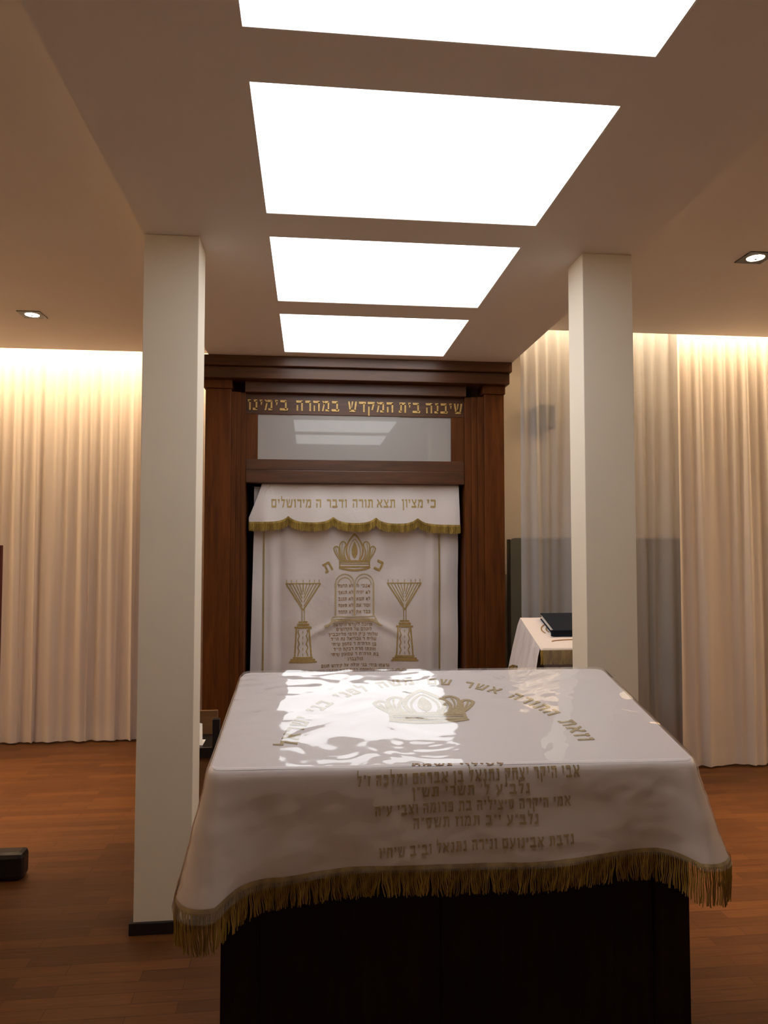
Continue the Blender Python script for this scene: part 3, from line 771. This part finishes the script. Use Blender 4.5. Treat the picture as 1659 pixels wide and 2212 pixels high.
# ================================================================== READING STAND RIGHT OF THE ARK
stx0, stx1, sty0, sty1 = 1.362, 1.90, 4.16, 4.52
zf, zb = .885, 1.03
def sz(y): return zf+(zb-zf)*(y-sty0)/(sty1-sty0)
def sxl(y): return stx0-.012*(y-sty0)/(sty1-sty0)
stand = thing('reading_stand', 'red mahogany reading stand behind the right column, under a fringed white cloth', 'stand', (1.69, 4.36, 0))
b = MB(); k0 = [(1.39,4.19),(1.88,4.19),(1.85,4.49),(1.39,4.49)]
b.v += [(x, y, .0) for x, y in k0]+[(x, y, sz(y)-.03) for x, y in k0]; b.f += [(3,2,1,0),(4,5,6,7),(0,1,5,4),(1,2,6,5),(2,3,7,6),(3,0,4,7)]
b.build('body', M['redwood'], stand)
b = MB(); k1 = [(stx0+.01,sty0+.01),(stx1-.01,sty0+.01),(stx1-.04,sty1-.01),(sxl(sty1)+.01,sty1-.01)]
b.v += [(x, y, sz(y)-.03) for x, y in k1]+[(x, y, sz(y)-.006) for x, y in k1]; b.f += [(3,2,1,0),(4,5,6,7),(0,1,5,4),(1,2,6,5),(2,3,7,6),(3,0,4,7)]
b.build('desktop', M['redwood'], stand)
b = MB()
b.grid(14, 12, lambda i, j: ((lambda y: (sxl(y)+(stx1-.03*(j/11)-sxl(y))*i/13, y, sz(y)+.002*noise.noise(Vector((i*.5, j*.5, 3)))))(sty0+(sty1-sty0)*j/11)))
# short front drop and longer folded left drop
b.grid(14, 4, lambda i, j: (stx0+(stx1-stx0)*i/13, sty0-.004*math.sin(j/3*1.5)-.004*(j > 0), sz(sty0)-.012*j/3*1.4))
def ldrop(i, j):
    y = sty0+(sty1-sty0)*i/40; s = j/15
    fold = .020*math.sin(i*.62+.4)*s+.012*math.sin(i*1.3+s)*s
    return (sxl(y)-.006*min(1, s*8)-.055*s-fold, y-.05*s*(1-i/40)+.05*s*i/40, sz(y)-.29*s*(1+.14*math.sin(i*.31+2)))
b.grid(41, 16, ldrop)
cl2 = b.build('tablecloth', M['satin'], None, True); tag(cl2, 'small white cloth on the reading stand behind the right column', 'tablecloth')
fb = MB()
for k in range(190):
    x = stx0+(stx1-stx0)*k/189
    strand(fb, (x, sty0-.010-.001*(k % 2), sz(sty0)-.012), .082+rnd.uniform(-.004, .004), .0022, (rnd.uniform(-.006, .006), 0))
for k in range(150):
    i = 40*k/149; p = ldrop(i, 15); strand(fb, (p[0]-.002, p[1], p[2]), .075, .0018, (rnd.uniform(-.004, .004), 0))
fb.grid(20, 2, lambda i, j: (stx0+(stx1-stx0)*i/19, sty0-.012, sz(sty0)-.010-.014*j))
fb.build('fringe', M['fringe'], cl2, kind='stuff')
eb = MB(); efn = lambda x, y, o: (x, y, sz(y)+.003+o)
for r0 in (.0, .03): stroke(eb, arc(1.60, 4.36, .13+r0, .07+r0, 100, 200, 14), .007, efn)
stroke(eb, arc(1.66, 4.23, .2, .02, 0, 180, 12), .006, efn)
eb.build('embroidery', M['goldred'], cl2)
sh_ = MB(); sh_.grid(10, 10, lambda i, j: (stx0+.01+(stx1-.01-stx0)*i/9, sty0-.018-.022*math.sin(min(1, j/5)*PI/2)-.002*math.sin(i*2.0), sz(sty0)+.004-.20*(j/9)))
cv2 = sh_.build('plastic_cover', M['sheet'], None, True); tag(cv2, 'clear plastic flap hanging over the gold fringe of the reading stand', 'plastic sheet')
# book on the stand
bk = thing('book', 'thick navy hardback book lying on the reading stand cloth', 'book', (1.59, 4.39, sz(4.39)))
def bookbox(x0, x1, y0, y1, h0, h1, name, m):
    b = MB(); c = [(x0+.0,y0),(x1,y0),(x1-.015,y1),(x0-.015,y1)]
    b.v += [(x, y, sz(y)+h0) for x, y in c]+[(x, y, sz(y)+h1) for x, y in c]; b.f += [(3,2,1,0),(4,5,6,7),(0,1,5,4),(1,2,6,5),(2,3,7,6),(3,0,4,7)]
    b.build(name, m, bk)
bookbox(1.490, 1.700, 4.285, 4.495, .003, .007, 'cover', M['bookcover'])
bookbox(1.497, 1.694, 4.287, 4.490, .007, .037, 'pages', M['paper'])
bookbox(1.490, 1.700, 4.285, 4.495, .037, .041, 'cover', M['bookcover'])
bookbox(1.488, 1.702, 4.282, 4.288, .003, .041, 'spine', M['bookcover'])

# ================================================================== THINGS BEHIND THE SHEER CURTAIN
def rbox(x0, x1, y0, y1, z0, z1, r):
    """upright board with rounded upper corners"""
    out = [(x0, z0), (x1, z0)]+[(x1-r+r*math.cos(R(a)), z1-r+r*math.sin(R(a))) for a in range(0, 91, 10)]+[(x0+r+r*math.cos(R(a)), z1-r+r*math.sin(R(a))) for a in range(90, 181, 10)]
    b = MB(); n = len(out); b.v += [(x, y0, z) for x, z in out]+[(x, y1, z) for x, z in out]
    b.f.append(tuple(range(n))); b.f.append(tuple(range(n, 2*n))[::-1])
    for i in range(n): k = (i+1) % n; b.f.append((i, n+i, n+k, k))
    return b
pt = thing('partition_board', 'grey green upright board with rounded corner behind the grey sheer curtain', 'board', (2.3, 5.9, 0))
rbox(1.675, 4.2, 5.88, 5.92, .0, 1.555, .05).build('board', M['partition'], pt)
rbox(1.66, 1.672, 5.86, 5.93, .0, 1.545, .004).build('edge_strip', M['partition_edge'], pt)
sp = thing('wall_speaker', 'small dark speaker on the wall, seen through the grey sheer curtain', 'speaker', (2.02, 6.1, 2.6))
b = MB(); b.box(1.945, 2.115, 5.97, 6.16, 2.50, 2.72, .035); b.build('cabinet', M['speaker'], sp)
MB().box(1.955, 2.105, 5.962, 5.97, 2.515, 2.705, .003).build('grille', M['speaker'], sp)
MB().box(2.01, 2.05, 6.16, 6.2, 2.58, 2.64).build('bracket', M['speaker'], sp)

# ================================================================== LOW BENCH LEFT OF THE ARK
bn = thing('low_bench', 'low wooden bench beside the ark, half hidden by the left column', 'bench', (-.75, 4.35, 0))
MB().box(-.93, -.52, 4.19, 4.5, .292, .352, .004).build('seat', M['black'], bn)
MB().box(-.92, -.55, 4.47, 4.495, .352, .495, .003).build('backrest', M['tanwood'], bn)
for x in (-.545, -.93): MB().box(x, x+.040, 4.19, 4.23, 0, .292 if x < -.6 else .508, .003).build('leg', M['black'], bn)
for x in (-.545, -.93): MB().box(x, x+.035, 4.465, 4.50, 0, .292, .003).build('leg', M['black'], bn)
MB().box(-.92, -.545, 4.21, 4.23, .08, .292, .002).build('apron', M['tanwood'], bn)
pp = MB().poly([(-.66,4.26,.353),(-.604,4.23,.353),(-.622,4.34,.45),(-.66,4.34,.46)]).poly([(-.66,4.27,.352),(-.604,4.24,.352),(-.604,4.36,.3525),(-.66,4.36,.3525)]).build('folded_paper', M['paper'])
tag(pp, 'white folded paper standing on the low bench beside the left column', 'paper')

# ================================================================== DISPLAY STAND AT THE LEFT EDGE
bc = thing('display_stand', 'dark wooden upright panel on a black block foot at the left edge of the photo', 'stand', (-1.7, 3.48, 0))
MB().box(-1.95, -1.412, 3.455, 3.485, .11, 1.497, .004).build('panel', M['redwood'], bc)
MB().box(-2.05, -1.268, 3.405, 3.500, 0, .122, .022).build('foot', M['black'], bc)
# ================================================================== WORLD + CAMERA
w = bpy.data.worlds.new('world'); SC.world = w; w.use_nodes = True
w.node_tree.nodes['Background'].inputs[0].default_value = (.5,.5,.55,1); w.node_tree.nodes['Background'].inputs[1].default_value = .1
cam = bpy.data.cameras.new('camera'); co = bpy.data.objects.new('camera', cam); COL.objects.link(co); SC.camera = co
cam.sensor_fit = 'VERTICAL'; cam.sensor_height = 36; cam.sensor_width = 27; cam.lens = 36*1545.78/2212; cam.clip_start = .05
co.location = (0, 0, 1.5); co.rotation_euler = (R(90)+.0455, -.0005, -.1032)
SC.view_settings.view_transform = 'Standard'; SC.view_settings.look = 'None'; SC.view_settings.exposure = 0.24; SC.view_settings.gamma = 1; SC.view_settings.use_curve_mapping = False
SC.cycles.max_bounces = 10; SC.cycles.diffuse_bounces = 5; SC.cycles.transparent_max_bounces = 16; SC.cycles.sample_clamp_indirect = 6
SC.cycles.use_denoising = True
